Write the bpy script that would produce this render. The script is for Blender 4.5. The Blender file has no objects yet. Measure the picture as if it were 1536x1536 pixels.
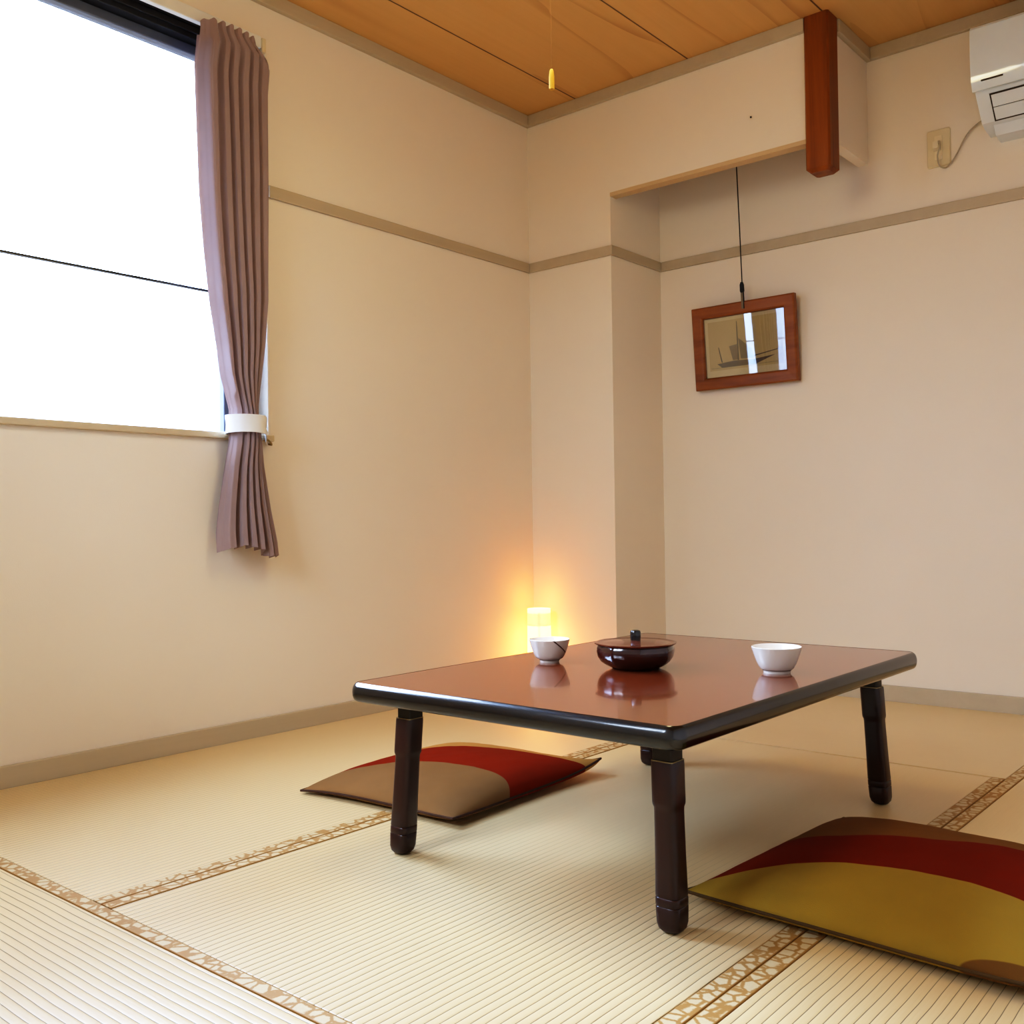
import bpy, bmesh, math, random
from mathutils import Vector, Matrix, noise
random.seed(7)
S = bpy.context.scene
COL = S.collection
PI = math.pi

# ------------------------------------------------------------------ helpers
def link(o, parent=None):
    COL.objects.link(o)
    if parent is not None:
        o.parent = parent
    return o

def obj(name, bm, mat, parent=None, smooth=None, bevel=None, loc=None):
    me = bpy.data.meshes.new(name)
    bmesh.ops.recalc_face_normals(bm, faces=bm.faces)
    bm.to_mesh(me); bm.free()
    mats = mat if isinstance(mat, (list, tuple)) else [mat]
    for m in mats:
        me.materials.append(m)
    o = bpy.data.objects.new(name, me)
    link(o, parent)
    if loc is not None:
        o.location = loc
    if bevel:
        b = o.modifiers.new('Bevel', 'BEVEL'); b.width = bevel[0]; b.segments = bevel[1]
        b.limit_method = 'ANGLE'; b.angle_limit = math.radians(40)
    if smooth is not None:
        for p in me.polygons:
            p.use_smooth = True
        if smooth < 180 and hasattr(me, 'set_sharp_from_angle'):
            me.set_sharp_from_angle(angle=math.radians(smooth))
    return o

def empty(name, loc=(0, 0, 0), rz=0.0):
    o = bpy.data.objects.new(name, None)
    o.empty_display_size = 0.05
    o.location = loc; o.rotation_euler = (0, 0, rz)
    return link(o)

def tag(o, label, cat, group=None):
    o['label'] = label; o['category'] = cat
    if group:
        o['group'] = group
    return o

def struct(o, label=None, cat=None):
    o['kind'] = 'structure'
    if label:
        o['label'] = label
    if cat:
        o['category'] = cat
    return o

def box(bm, x0, x1, y0, y1, z0, z1, mi=0):
    v = [bm.verts.new(p) for p in ((x0,y0,z0),(x1,y0,z0),(x1,y1,z0),(x0,y1,z0),(x0,y0,z1),(x1,y0,z1),(x1,y1,z1),(x0,y1,z1))]
    for f in ((0,3,2,1),(4,5,6,7),(0,1,5,4),(1,2,6,5),(2,3,7,6),(3,0,4,7)):
        fc = bm.faces.new([v[i] for i in f]); fc.material_index = mi
    return v

def bbox(*a):
    bm = bmesh.new(); box(bm, *a); return bm

def lathe(bm, prof, n=48, cx=0, cy=0, cz=0, close=False, mi=None):
    rings = []
    for r, z in prof:
        if r < 1e-6:
            rings.append([bm.verts.new((cx, cy, cz + z))])
        else:
            rings.append([bm.verts.new((cx + r*math.cos(2*PI*i/n), cy + r*math.sin(2*PI*i/n), cz + z)) for i in range(n)])
    pairs = list(zip(rings[:-1], rings[1:]))
    if close:
        pairs.append((rings[-1], rings[0]))
    for s_, (a, b) in enumerate(pairs):
        for i in range(n):
            j = (i + 1) % n
            if len(a) == 1 and len(b) == 1: continue
            if len(a) == 1: f = bm.faces.new((a[0], b[i], b[j]))
            elif len(b) == 1: f = bm.faces.new((a[i], a[j], b[0]))
            else: f = bm.faces.new((a[i], a[j], b[j], b[i]))
            if mi: f.material_index = mi(s_)

def loft(bm, rings, cap0=True, cap1=True, closed=True):
    rv = [[bm.verts.new(p) for p in r] for r in rings]
    n = len(rv[0])
    for a, b in zip(rv[:-1], rv[1:]):
        for i in range(n if closed else n - 1):
            j = (i + 1) % n
            bm.faces.new((a[i], a[j], b[j], b[i]))
    if cap0: bm.faces.new(rv[0][::-1])
    if cap1: bm.faces.new(rv[-1])
    return rv

def tube(bm, pts, r, n=8):
    pts = [Vector(p) for p in pts]
    rings = []
    up = Vector((0.123, 0.31, 0.94)).normalized()
    for i, p in enumerate(pts):
        a = pts[max(i-1, 0)]; b = pts[min(i+1, len(pts)-1)]
        t = (b - a).normalized()
        s = t.cross(up).normalized(); u = s.cross(t)
        rr = r[i] if isinstance(r, (list, tuple)) else r
        rings.append([p + (s*math.cos(2*PI*k/n) + u*math.sin(2*PI*k/n))*rr for k in range(n)])
    loft(bm, rings)

def catmull(pts, k=8):
    P = [Vector(p) for p in pts]; P = [P[0]*2-P[1]] + P + [P[-1]*2-P[-2]]
    out = []
    for i in range(1, len(P)-2):
        for j in range(k):
            t = j/k
            a, b, c, d = P[i-1], P[i], P[i+1], P[i+2]
            out.append(0.5*((2*b)+(c-a)*t+(2*a-5*b+4*c-d)*t*t+(3*b-a-3*c+d)*t**3))
    out.append(P[-2]); return out

def rrect(hx, hy, r, n=8, cx=0, cy=0):
    out = []
    for sx, sy, a0 in ((1,1,0),(-1,1,PI/2),(-1,-1,PI),(1,-1,1.5*PI)):
        for i in range(n+1):
            a = a0 + PI/2*i/n
            out.append((cx + sx*(hx-r) + r*math.cos(a), cy + sy*(hy-r) + r*math.sin(a)))
    return out

def interp(tab, x):
    if x <= tab[0][0]: return tab[0][1]
    for (a, b), (c, d) in zip(tab[:-1], tab[1:]):
        if x <= c: return b + (d-b)*(x-a)/(c-a)
    return tab[-1][1]

# ------------------------------------------------------------------ materials
def srgb(r, g, b):
    f = lambda c: (c/255/12.92) if c/255 <= 0.04045 else ((c/255+0.055)/1.055)**2.4
    return (f(r), f(g), f(b), 1)

class NT:
    def __init__(s, name):
        s.m = bpy.data.materials.new(name); s.m.use_nodes = True
        s.t = s.m.node_tree; s.t.nodes.clear()
        s.out = s.t.nodes.new('ShaderNodeOutputMaterial')
    def n(s, typ, **kw):
        nd = s.t.nodes.new('ShaderNode' + typ)
        for k, v in kw.items(): setattr(nd, k, v)
        return nd
    def l(s, a, b): s.t.links.new(a, b)
    def val(s, sock, v):
        if isinstance(v, bpy.types.NodeSocket): s.l(v, sock)
        else: sock.default_value = v
    def math(s, op, a, b=None, c=None):
        nd = s.n('Math', operation=op); s.val(nd.inputs[0], a)
        if b is not None: s.val(nd.inputs[1], b)
        if c is not None: s.val(nd.inputs[2], c)
        return nd.outputs[0]
    def mix(s, f, a, b, blend='MIX'):
        nd = s.n('Mix', data_type='RGBA', blend_type=blend)
        s.val(nd.inputs[0], f); s.val(nd.inputs[6], a); s.val(nd.inputs[7], b)
        return nd.outputs[2]
    def obj(s): return s.n('TexCoord').outputs['Object']
    def sep(s, v):
        nd = s.n('SeparateXYZ'); s.l(v, nd.inputs[0]); return nd.outputs
    def map(s, v, sc=(1,1,1), loc=(0,0,0), rot=(0,0,0)):
        nd = s.n('Mapping'); s.l(v, nd.inputs[0]); nd.inputs['Scale'].default_value = sc
        nd.inputs['Location'].default_value = loc; nd.inputs['Rotation'].default_value = rot
        return nd.outputs[0]
    def noise(s, v, scale, detail=3, rough=.5, dist=0):
        nd = s.n('TexNoise'); s.l(v, nd.inputs['Vector']); nd.inputs['Scale'].default_value = scale
        nd.inputs['Detail'].default_value = detail; nd.inputs['Roughness'].default_value = rough
        nd.inputs['Distortion'].default_value = dist
        return nd.outputs[0]
    def ramp(s, f, stops):
        nd = s.n('ValToRGB'); s.l(f, nd.inputs[0]); e = nd.color_ramp.elements
        while len(e) < len(stops): e.new(.5)
        for el, (p, c) in zip(e, stops):
            el.position = p; el.color = c if len(c) == 4 else (*c, 1)
        return nd.outputs[0]
    def sstep(s, x, a, b):
        nd = s.n('MapRange', interpolation_type='SMOOTHSTEP'); s.val(nd.inputs[0], x)
        nd.inputs[1].default_value = a; nd.inputs[2].default_value = b
        return nd.outputs[0]
    def bsdf(s, col, rough=.5, metal=0, spec=.5, bump=None, bs=.2, bd=.001, coat=0, coat_r=.05, sheen=0, ior=None):
        b = s.n('BsdfPrincipled'); s.val(b.inputs['Base Color'], col); s.val(b.inputs['Roughness'], rough)
        b.inputs['Metallic'].default_value = metal; b.inputs['Specular IOR Level'].default_value = spec
        b.inputs['Coat Weight'].default_value = coat; b.inputs['Coat Roughness'].default_value = coat_r
        b.inputs['Sheen Weight'].default_value = sheen
        if ior: b.inputs['IOR'].default_value = ior
        if bump is not None:
            bn = s.n('Bump'); bn.inputs['Strength'].default_value = bs; bn.inputs['Distance'].default_value = bd
            s.l(bump, bn.inputs['Height']); s.l(bn.outputs[0], b.inputs['Normal'])
        s.l(b.outputs[0], s.out.inputs[0])
        s.b = b
        return s.m

def plain(name, col, rough=.5, spec=.5, var=.06, scale=20, metal=0, coat=0, bump=0.0, bscale=200):
    t = NT(name); o = t.obj()
    nz = t.noise(o, scale, 3)
    d = tuple(c*(1-var) for c in col[:3]) + (1,)
    u = tuple(min(1, c*(1+var)) for c in col[:3]) + (1,)
    c = t.mix(nz, d, u)
    bp = t.noise(o, bscale, 2) if bump else None
    return t.bsdf(c, rough, metal, spec, bp, bump, .001, coat)

def wallpaper():
    t = NT('wallpaper'); o = t.obj()
    n1 = t.noise(o, 1.3, 2); n2 = t.noise(o, 260, 3, .6)
    c = t.mix(n1, srgb(226, 216, 198), srgb(232, 223, 206))
    return t.bsdf(c, .75, 0, .25, n2, .22, .0012)

def wood(name, c0, c1, c2, axis='Y', scale=1.0, rough=.5, coat=0, stretch=14, spec=.4):
    t = NT(name); o = t.obj()
    sc = {'X': (1, stretch, stretch), 'Y': (stretch, 1, stretch), 'Z': (stretch, stretch, 1)}[axis]
    m = t.map(o, tuple(k*scale for k in sc))
    a = t.noise(m, 1.0, 5, .6, .8); b = t.noise(m, 5, 4, .6)
    c = t.ramp(a, [(.3, c0), (.52, c1), (.75, c2)])
    c = t.mix(t.math('MULTIPLY', b, .35), c, c0)
    return t.bsdf(c, rough, 0, spec, b, .1, .001, coat)

def ceiling_mat():
    t = NT('ceiling_boards'); o = t.obj(); x = t.sep(o)[0]
    bid = t.math('FLOOR', t.math('DIVIDE', t.math('SUBTRACT', x, .265), .515))
    off = t.n('CombineXYZ'); t.l(t.math('MULTIPLY', bid, 3.7), off.inputs[0]); t.l(t.math('MULTIPLY', bid, 5.3), off.inputs[1])
    add = t.n('VectorMath', operation='ADD'); t.l(o, add.inputs[0]); t.l(off.outputs[0], add.inputs[1])
    m = t.map(add.outputs[0], (2.6, .20, 1))
    n1 = t.noise(m, 1.0, 2, .45, .35)
    fr_ = t.math('FRACT', t.math('MULTIPLY', n1, 9.0))
    ln = t.math('SUBTRACT', 1, t.sstep(fr_, .0, .30))                 # soft-edged growth rings
    fade = t.sstep(t.noise(t.map(add.outputs[0], (3, .5, 1)), 1.3, 2), .38, .66)
    g = t.noise(t.map(add.outputs[0], (70, 1.4, 1)), 1, 4, .6)
    tone = t.noise(t.map(add.outputs[0], (6, .35, 1)), 1, 2)
    c = t.mix(tone, srgb(204, 162, 104), srgb(218, 180, 122))
    c = t.mix(t.math('MULTIPLY', t.math('MULTIPLY', ln, fade), .55), c, srgb(158, 108, 58))
    c = t.mix(t.math('MULTIPLY', g, .35), c, srgb(188, 140, 82))
    fr = t.math('FRACT', t.math('DIVIDE', t.math('SUBTRACT', x, .265), .515))
    d = t.math('MINIMUM', fr, t.math('SUBTRACT', 1, fr))
    seam = t.math('SUBTRACT', 1, t.sstep(d, .002, .009))
    c = t.mix(t.math('MULTIPLY', seam, .85), c, srgb(52, 26, 10))
    return t.bsdf(c, .5, 0, .35, t.math('SUBTRACT', 1, seam), .4, .003)

def tatami_mat(axis, fade):
    t = NT('tatami_rush_' + axis.lower()); o = t.obj(); s3 = t.sep(o)
    u = s3[1] if axis == 'X' else s3[0]
    wob = t.noise(o, 5, 2)
    uu = t.math('ADD', u, t.math('MULTIPLY', t.math('SUBTRACT', wob, .5), .006))
    P = .0155
    fr = t.math('FRACT', t.math('DIVIDE', uu, P))
    d = t.math('ABSOLUTE', t.math('SUBTRACT', fr, .5))
    line = t.sstep(d, .445, .49)
    ribh = t.math('SUBTRACT', 1, t.math('POWER', t.math('MULTIPLY', d, 2), 3))
    st = (3, 160, 1) if axis == 'X' else (160, 3, 1)
    fine = t.noise(t.map(o, st), 2.2, 3, .6)
    big = t.noise(o, 2.2, 3)
    c = t.mix(big, srgb(219, 196, 149), srgb(227, 205, 161))
    c = t.mix(t.math('MULTIPLY', fine, .35), c, srgb(196, 170, 116))
    # ribs fade towards the alcove, imitating distance blur; full on the near mats
    amt = t.math('MULTIPLY', line, t.math('MULTIPLY', t.sstep(s3[1], fade[0], fade[1]), .95))
    c = t.mix(amt, c, srgb(78, 64, 36))
    h = t.math('ADD', t.math('MULTIPLY', t.math('MULTIPLY', ribh, t.sstep(s3[1], fade[0], fade[1])), 1.0), t.math('MULTIPLY', fine, .25))
    return t.bsdf(c, .42, 0, .45, h, .55, .0014)

def heri_mat(axis):
    t = NT('tatami_border_cloth_' + axis.lower()); o = t.obj()
    v = t.n('TexVoronoi', feature='DISTANCE_TO_EDGE')
    sc = (36, 46, 1) if axis == 'Y' else (46, 36, 1)
    t.l(t.map(o, sc), v.inputs['Vector']); v.inputs['Scale'].default_value = 1; v.inputs['Randomness'].default_value = .75
    nz = t.noise(o, 240, 3)
    d = t.math('ADD', v.outputs[0], t.math('MULTIPLY', t.math('SUBTRACT', nz, .5), .16))
    g3 = t.sep(t.n('TexCoord').outputs['Generated'])[0 if axis == 'Y' else 1]
    em = t.math('MULTIPLY', t.sstep(g3, .03, .10), t.math('SUBTRACT', 1, t.sstep(g3, .90, .97)))
    blob = t.math('MULTIPLY', t.sstep(d, .05, .14), em)
    c = t.mix(blob, srgb(168, 128, 70), srgb(212, 196, 156))
    c = t.mix(t.math('MULTIPLY', nz, .3), c, srgb(176, 140, 84))
    return t.bsdf(c, .6, 0, .4, d, .3, .001)

WALL = wallpaper()
TRIM = wood('painted_trim', srgb(184, 170, 144), srgb(190, 177, 152), srgb(196, 183, 158), 'Y', .5, .5, stretch=20)
BASE = wood('painted_baseboard', srgb(184, 171, 144), srgb(190, 177, 150), srgb(195, 182, 156), 'Y', .5, .5, stretch=20)
CEIL = ceiling_mat()
POST = wood('varnished_post', srgb(110, 58, 14), srgb(144, 80, 20), srgb(164, 94, 28), 'Z', 1.6, .4, stretch=12)
TAT_X = tatami_mat('X', (-1.2, -1.9)); TAT_Y = tatami_mat('Y', (-1.35, -2.0))
HERI_X = heri_mat('X'); HERI_Y = heri_mat('Y')
DARKALU = plain('dark_aluminium', srgb(38, 39, 44), .4, .5, metal=.3)
GREYALU = plain('grey_aluminium', srgb(150, 156, 166), .35, .5, metal=.5)
WHITEP = plain('white_painted_jamb', srgb(226, 219, 204), .45)
IVORY = plain('ivory_plastic', srgb(216, 204, 172), .4)
PLASTER = plain('subfloor', srgb(110, 95, 70), .9)

def glass_mat(name, refl=1.0, tint=(.97, .98, .98, 1)):
    t = NT(name)
    tr = t.n('BsdfTransparent'); tr.inputs[0].default_value = tint
    gl = t.n('BsdfGlossy'); gl.inputs['Roughness'].default_value = .02
    fr = t.n('Fresnel'); fr.inputs[0].default_value = 1.5
    mx = t.n('MixShader'); t.l(t.math('MULTIPLY', fr.outputs[0], refl), mx.inputs[0])
    t.l(tr.outputs[0], mx.inputs[1]); t.l(gl.outputs[0], mx.inputs[2]); t.l(mx.outputs[0], t.out.inputs[0])
    return t.m
PANE = glass_mat('window_glass', .8)
PICGLASS = glass_mat('picture_glass', 3.2)

def fabric(name, c0, c1, rough=.8, weave=900, sheen=.2):
    t = NT(name); o = t.obj()
    a = t.noise(o, 14, 4); w = t.noise(o, weave, 2)
    c = t.mix(a, c0, c1)
    return t, c, w

# ------------------------------------------------------------------ dimensions
YD = .364          # recessed back wall
XC = .415          # column width
ZC = 2.358         # ceiling
XR = 2.95; YF = -3.42
OY1 = -1.325; OY0 = -2.80; OZ0 = .94; OZ1 = 2.2     # window opening

# ------------------------------------------------------------------ room shell
struct(obj('floor', bbox(-.2, XR+.2, YF-.2, YD+.2, -.2, -.03), PLASTER))
struct(obj('ceiling', bbox(-.2, XR+.2, YF-.2, YD+.2, ZC, ZC+.12), CEIL))
bm = bmesh.new()
box(bm, -.16, 0, YF-.2, YD+.2, -.03, OZ0)
box(bm, -.16, 0, YF-.2, YD+.2, OZ1, ZC)
box(bm, -.16, 0, OY1, YD+.2, OZ0, OZ1)
box(bm, -.16, 0, YF-.2, OY0, OZ0, OZ1)
struct(obj('wall_left', bm, WALL))
struct(obj('wall_back', bbox(XC, XR+.2, YD, YD+.16, -.03, ZC), WALL))
struct(obj('wall_corner', bbox(0, XC, 0, YD+.16, -.03, ZC), WALL))
bm = bmesh.new()
box(bm, XC, 1.30, 0, .038, 1.948, ZC)
box(bm, 1.262, 1.30, .038, YD, 1.94, ZC)
struct(obj('wall_lintel', bm, WALL))
struct(obj('trim_1', bbox(XC, 1.228, -.002, .04, 1.934, 1.949), plain('lintel_edge_board', srgb(205, 180, 140), .5)))
bm = bmesh.new()
RW = (.62, 1.32, 1.05, 1.95)
box(bm, -.2, RW[0], YF-.16, YF, -.03, ZC); box(bm, RW[1], XR+.2, YF-.16, YF, -.03, ZC)
box(bm, RW[0], RW[1], YF-.16, YF, -.03, RW[2]); box(bm, RW[0], RW[1], YF-.16, YF, RW[3], ZC)
struct(obj('wall_front', bm, WALL))
struct(obj('wall_right', bbox(XR, XR+.16, YF-.2, YD+.2, -.03, ZC), WALL))

def run(name, segs, mat, prof):
    """a moulding: prof(offset) boxes along the given segments"""
    bm = bmesh.new()
    for s in segs: box(bm, *s)
    return struct(obj(name, bm, mat, bevel=(.0025, 2)))
zt = 2.313; p = .02
run('trim_2', [(0, p, YF, 0, zt, ZC)], TRIM, None)
run('trim_3', [(p, 1.228, -p, 0, zt, ZC)], TRIM, None)
run('trim_4', [(1.30, 1.30+p, .065, YD, zt, ZC)], TRIM, None)
run('trim_5', [(1.30+p, XR, YD-p, YD, zt, ZC)], TRIM, None)
n0, n1, q = 1.7016, 1.7406, .011
run('trim_6', [(0, q, OY1+.006, 0, n0, n1)], TRIM, None)
run('trim_7', [(q, XC, -q, 0, n0, n1)], TRIM, None)
run('trim_8', [(XC, XC+q, -q, YD, n0, n1)], TRIM, None)
run('trim_9', [(XC+q, XR, YD-q, YD, n0, n1)], TRIM, None)
run('baseboard_left', [(0, .012, YF, 0, -.01, .056)], BASE, None)
run('baseboard_corner', [(.012, XC, -.012, 0, -.01, .056), (XC, XC+.012, -.012, YD, -.01, .056)], BASE, None)
run('baseboard_back', [(XC+.012, XR, YD-.012, YD, -.01, .056)], BASE, None)
run('baseboard_right', [(XR-.012, XR, YF, YD-.012, -.01, .056)], BASE, None)

# ------------------------------------------------------------------ window on the left wall
W = struct(empty('window_1', (-.08, -2.1, .94)))
W_inv = Matrix.Translation((.08, 2.1, -.94))
def wpart(name, bm, mat, parent=W, **k):
    bm.transform(W_inv); return obj(name, bm, mat, parent, **k)
bm = bmesh.new()
box(bm, -.13, -.04, OY0, OY1, 2.138, OZ1)
box(bm, -.13, -.05, -1.40, OY1, OZ0, 2.138)
box(bm, -.13, -.04, OY0, OY0+.06, OZ0, 2.138)
box(bm, -.13, -.05, OY0, OY1, OZ0, .948)
for zz in (2.155, 2.178): box(bm, -.04, -.034, OY0, OY1, zz, zz+.004)
wpart('window_frame', bm, DARKALU, bevel=(.002, 2))
bm = bmesh.new()
box(bm, -.115, -.075, OY0+.06, -1.40, 2.108, 2.138)
box(bm, -.115, -.075, -1.437, -1.40, .948, 2.108)
box(bm, -.115, -.075, OY0+.06, OY0+.1, .948, 2.108)
sash = wpart('sash', bm, plain('sash_grey', srgb(98, 104, 118), .4, metal=.2), bevel=(.003, 2))
wpart('pane', bbox(-.098, -.094, OY0+.09, -1.43, .945, 2.115), PANE, sash)
wpart('glazing_bar', bbox(-.094, -.080, OY0+.1, -1.437, 1.3865, 1.3925), DARKALU, sash)
wpart('window_sill', bbox(-.05, .016, OY0-.02, OY1+.012, .923, .943), plain('sill_board', srgb(198, 182, 152), .5), bevel=(.003, 2))
bm = bmesh.new()
box(bm, -.05, .004, OY1-.004, OY1+.005, .943, OZ1)
wpart('window_jamb', bm, WHITEP, bevel=(.002, 2))

W2 = struct(empty('window_2', (1.0, YF-.08, .95)))
i2 = Matrix.Translation((-1.0, -(YF-.08), -.95))
bm = bmesh.new()
for a in (RW[0], (RW[0]+RW[1])/2-.025, RW[1]-.05): box(bm, a, a+.05, YF-.1, YF-.05, RW[2], RW[3])
box(bm, RW[0], RW[1], YF-.1, YF-.05, RW[2], RW[2]+.05); box(bm, RW[0], RW[1], YF-.1, YF-.05, RW[3]-.05, RW[3])
bm.transform(i2); obj('window_frame', bm, GREYALU, W2)
bm = bbox(RW[0]+.03, RW[1]-.03, YF-.078, YF-.074, RW[2]+.03, RW[3]-.03); bm.transform(i2); obj('pane', bm, glass_mat('light_warming_glass', .8, (.94, .89, .80, 1)), W2)  # cream tint added to warm the daylight from this unseen window

# ------------------------------------------------------------------ tatami mats
def mat_thing(label, x0, x1, y0, y1, axis, heri):
    cx, cy = (x0+x1)/2, (y0+y1)/2
    r = tag(empty('tatami_mat', (cx, cy, -.03)), label, 'tatami mat', 'tatami mats on the floor')
    hx0 = x0 + (.031 if 'L' in heri else 0); hx1 = x1 - (.031 if 'R' in heri else 0)
    hy1 = y1 - (.028 if 'B' in heri else 0); hy0 = y0 + (.028 if 'F' in heri else 0)
    g = .0012
    o = obj('rush_surface', bbox(hx0+g, hx1-g, hy0+g, hy1-g, -.03, 0), TAT_X if axis == 'X' else TAT_Y, r, bevel=(.0018, 2))
    o.matrix_parent_inverse = Matrix.Translation((-cx, -cy, .03))
    hs = []
    if 'L' in heri: hs.append((x0+g, x0+.031, y0+g, y1-g))
    if 'R' in heri: hs.append((x1-.031, x1-g, y0+g, y1-g))
    if 'B' in heri: hs.append((x0+g, x1-g, y1-.028, y1-g))
    if 'F' in heri: hs.append((x0+g, x1-g, y0+g, y0+.028))
    for a in hs:
        h = obj('cloth_border', bbox(*a, -.03, .0012), HERI_X if axis == 'X' else HERI_Y, r, bevel=(.0012, 2))
        h.matrix_parent_inverse = Matrix.Translation((-cx, -cy, .03))
    return r
YT = -.559; YB = -2.382
mat_thing('tatami mat along the left wall under the window', .012, .955, YB, YT, 'Y', 'R')
mat_thing('tatami mat lying under the low brown table', .955, 1.954, YB, YT, 'Y', 'LR')
bk = mat_thing('borderless tatami mat against the recessed back wall behind the table', .427, 1.954, YT+.007, YD-.012, 'X', '')
mat_thing('small tatami mat in front of the corner lamp column', .012, .427, YT, -.012, 'X', '')
mat_thing('tatami mat in the left foreground with ribs running sideways', .012, 1.954, YF, YB, 'X', 'B')
mat_thing('tatami mat in the right foreground in front of the olive cushion', 1.954, XR-.012, YF, -1.49, 'Y', 'L')
mat_thing('tatami mat behind the olive cushion at the right edge', 1.954, XR-.012, -1.49, YD-.012, 'Y', 'L')

# ------------------------------------------------------------------ hanging post and nail
bm = bmesh.new()
px0, px1, py0, py1 = 1.228, 1.314, -.02, .065
c = .006
def sq(z, ins=0):
    a, b, d, e = px0+ins, px1-ins, py0+ins, py1-ins; k = c
    return [(a+k,d,z),(b-k,d,z),(b,d+k,z),(b,e-k,z),(b-k,e,z),(a+k,e,z),(a,e-k,z),(a,d+k,z)]
loft(bm, [sq(1.826, .012), sq(1.838, 0), sq(ZC, 0)])
tag(obj('hanging_post', bm, POST, smooth=30), 'dark reddish wooden post hanging from the ceiling at the lintel end', 'post')
bm = bmesh.new(); lathe(bm, [(0, .006), (.003, .005), (.0035, .003), (.0015, .002), (.0015, -.01), (0, -.01)], 12)
nl = tag(obj('nail', bm, plain('dark_nail', srgb(40, 34, 30), .5, metal=.6), smooth=60), 'tiny dark nail in the pale lintel wall left of the post', 'nail')
nl.rotation_euler = (PI/2, 0, 0); nl.location = (1.022, 0, 2.08)

# ------------------------------------------------------------------ curtain rail + curtain
R_ = tag(empty('curtain_rail', (.055, -2.0, 2.15)), 'pale curtain rail along the top of the window', 'curtain rail')
def rpart(name, bm, mat, **k):
    bm.transform(Matrix.Translation((-.055, 2.0, -2.15))); return obj(name, bm, mat, R_, **k)
rpart('track', bbox(.020, .040, -3.2, -1.365, 2.152, 2.190), plain('rail_metal', srgb(224, 226, 222), .4, metal=.1), bevel=(.003, 2))
rpart('end_cap', bbox(.016, .044, -1.365, -1.350, 2.140, 2.186), IVORY, bevel=(.003, 2))
for yy in (-1.42, -2.2, -3.0):
    rpart('bracket', bbox(0, .022, yy-.012, yy+.012, 2.158, 2.176), IVORY, bevel=(.002, 2))

def curtain_material():
    t = NT('mauve_curtain'); o = t.obj()
    w = t.noise(t.map(o, (1, 1, .2)), 500, 2)
    c = t.mix(t.noise(o, 6, 3), srgb(148, 127, 124), srgb(162, 141, 138))
    b = t.n('BsdfPrincipled'); t.l(c, b.inputs['Base Color']); b.inputs['Roughness'].default_value = .62
    b.inputs['Sheen Weight'].default_value = .25
    bn = t.n('Bump'); bn.inputs['Strength'].default_value = .1; bn.inputs['Distance'].default_value = .0008
    t.l(w, bn.inputs['Height']); t.l(bn.outputs[0], b.inputs['Normal'])
    tl = t.n('BsdfTranslucent'); t.l(t.mix(.5, c, srgb(190, 150, 130)), tl.inputs[0])
    mx = t.n('MixShader'); mx.inputs[0].default_value = .12
    t.l(b.outputs[0], mx.inputs[1]); t.l(tl.outputs[0], mx.inputs[2]); t.l(mx.outputs[0], t.out.inputs[0])
    return t.m
CURT = curtain_material()
LEFT = [(.585,-1.55),(.636,-1.552),(.714,-1.542),(.834,-1.52),(.914,-1.503),(.984,-1.503),(1.01,-1.502),(1.113,-1.533),(1.189,-1.544),(1.324,-1.567),(1.478,-1.585),(1.652,-1.599),(1.904,-1.607),(2.021,-1.61),(2.135,-1.598)]
RIGHT = [(.585,-1.343),(.632,-1.347),(.715,-1.366),(.838,-1.387),(.92,-1.395),(.991,-1.405),(1.018,-1.407),(1.128,-1.388),(1.21,-1.374),(1.355,-1.358),(1.707,-1.352),(1.976,-1.352),(2.103,-1.354),(2.135,-1.40)]
NU, NV = 240, 90
Z0, Z1 = .592, 2.155
def pinch(z):
    return math.exp(-((z-.955)/.10)**2)
KN = [(0,-.4),(.05,.15),(.11,.9),(.20,.75),(.265,-.85),(.31,.55),(.36,.65),(.405,-.75),(.45,.55),(.50,.7),(.545,-.7),(.59,.5),(.645,.75),(.69,-.75),(.73,.45),(.79,.8),(.835,-.7),(.88,.4),(.935,.75),(.97,.1),(1,-.5)]
def fold(s, z):
    """depth of the pleats, -1..1 across: one broad leading fold, then softer pleats of unequal width"""
    q = s + .012*math.sin(2.3*z+5*s) + .006*math.sin(6.1*z+17*s)
    for (a, b), (c, d) in zip(KN[:-1], KN[1:]):
        if q <= c or c == 1:
            t = min(1, max(0, (q-a)/(c-a))); t = t*t*(3-2*t)
            return b + (d-b)*t
    return 0
bm = bmesh.new(); grid = []
for j in range(NV+1):
    v = j/NV; z = Z0 + (Z1-Z0)*v
    row = []
    l = interp(LEFT, z); r = interp(RIGHT, z)
    pk = pinch(z)
    low = max(0, (.93-z)/.34)
    for i in range(NU+1):
        u = i/NU
        s = u
        amp = (.014 + .010*low)*(1-.40*pk)
        if z > 2.06: amp *= 1 - .45*min(1, (z-2.06)/.06)
        f = fold(s, z)
        yy = l + (r-l)*u
        # gathered bundle: bulges away from the wall, ends turn back
        bulge = math.sin(PI*u)
        xx = .058 + .032*bulge*(.55+.6*pk+.45*low) + amp*f
        if z > 2.0: xx += .010*min(1,(z-2.0)/.1)
        zz = z
        if v < .16:                      # ragged hem, the last fold hanging lower
            k = (1 - v/.16)**1.5
            zz += k*(.016*(1-abs(2*min(u/.66,1)-1)) - .012 - .020*max(0, min(1, (u-.66)/.08)) + .006*f)
            if u > .70: yy += k*.006
        if v > .9:
            k = (v-.9)/.1
            zz += k*(.004*math.sin(44*u) - .045*max(0, (u-.9)/.1) - .012*max(0,(.12-u)/.12))
        # fold of the leading edge that catches the daylight
        if u < .2 and 1.05 < z < 2.1:
            xx += .016*math.exp(-((u-.1)/.05)**2)
        xx = max(xx, .048 if z > 2.08 else .016)
        row.append(bm.verts.new((xx, yy, zz)))
    grid.append(row)
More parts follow.
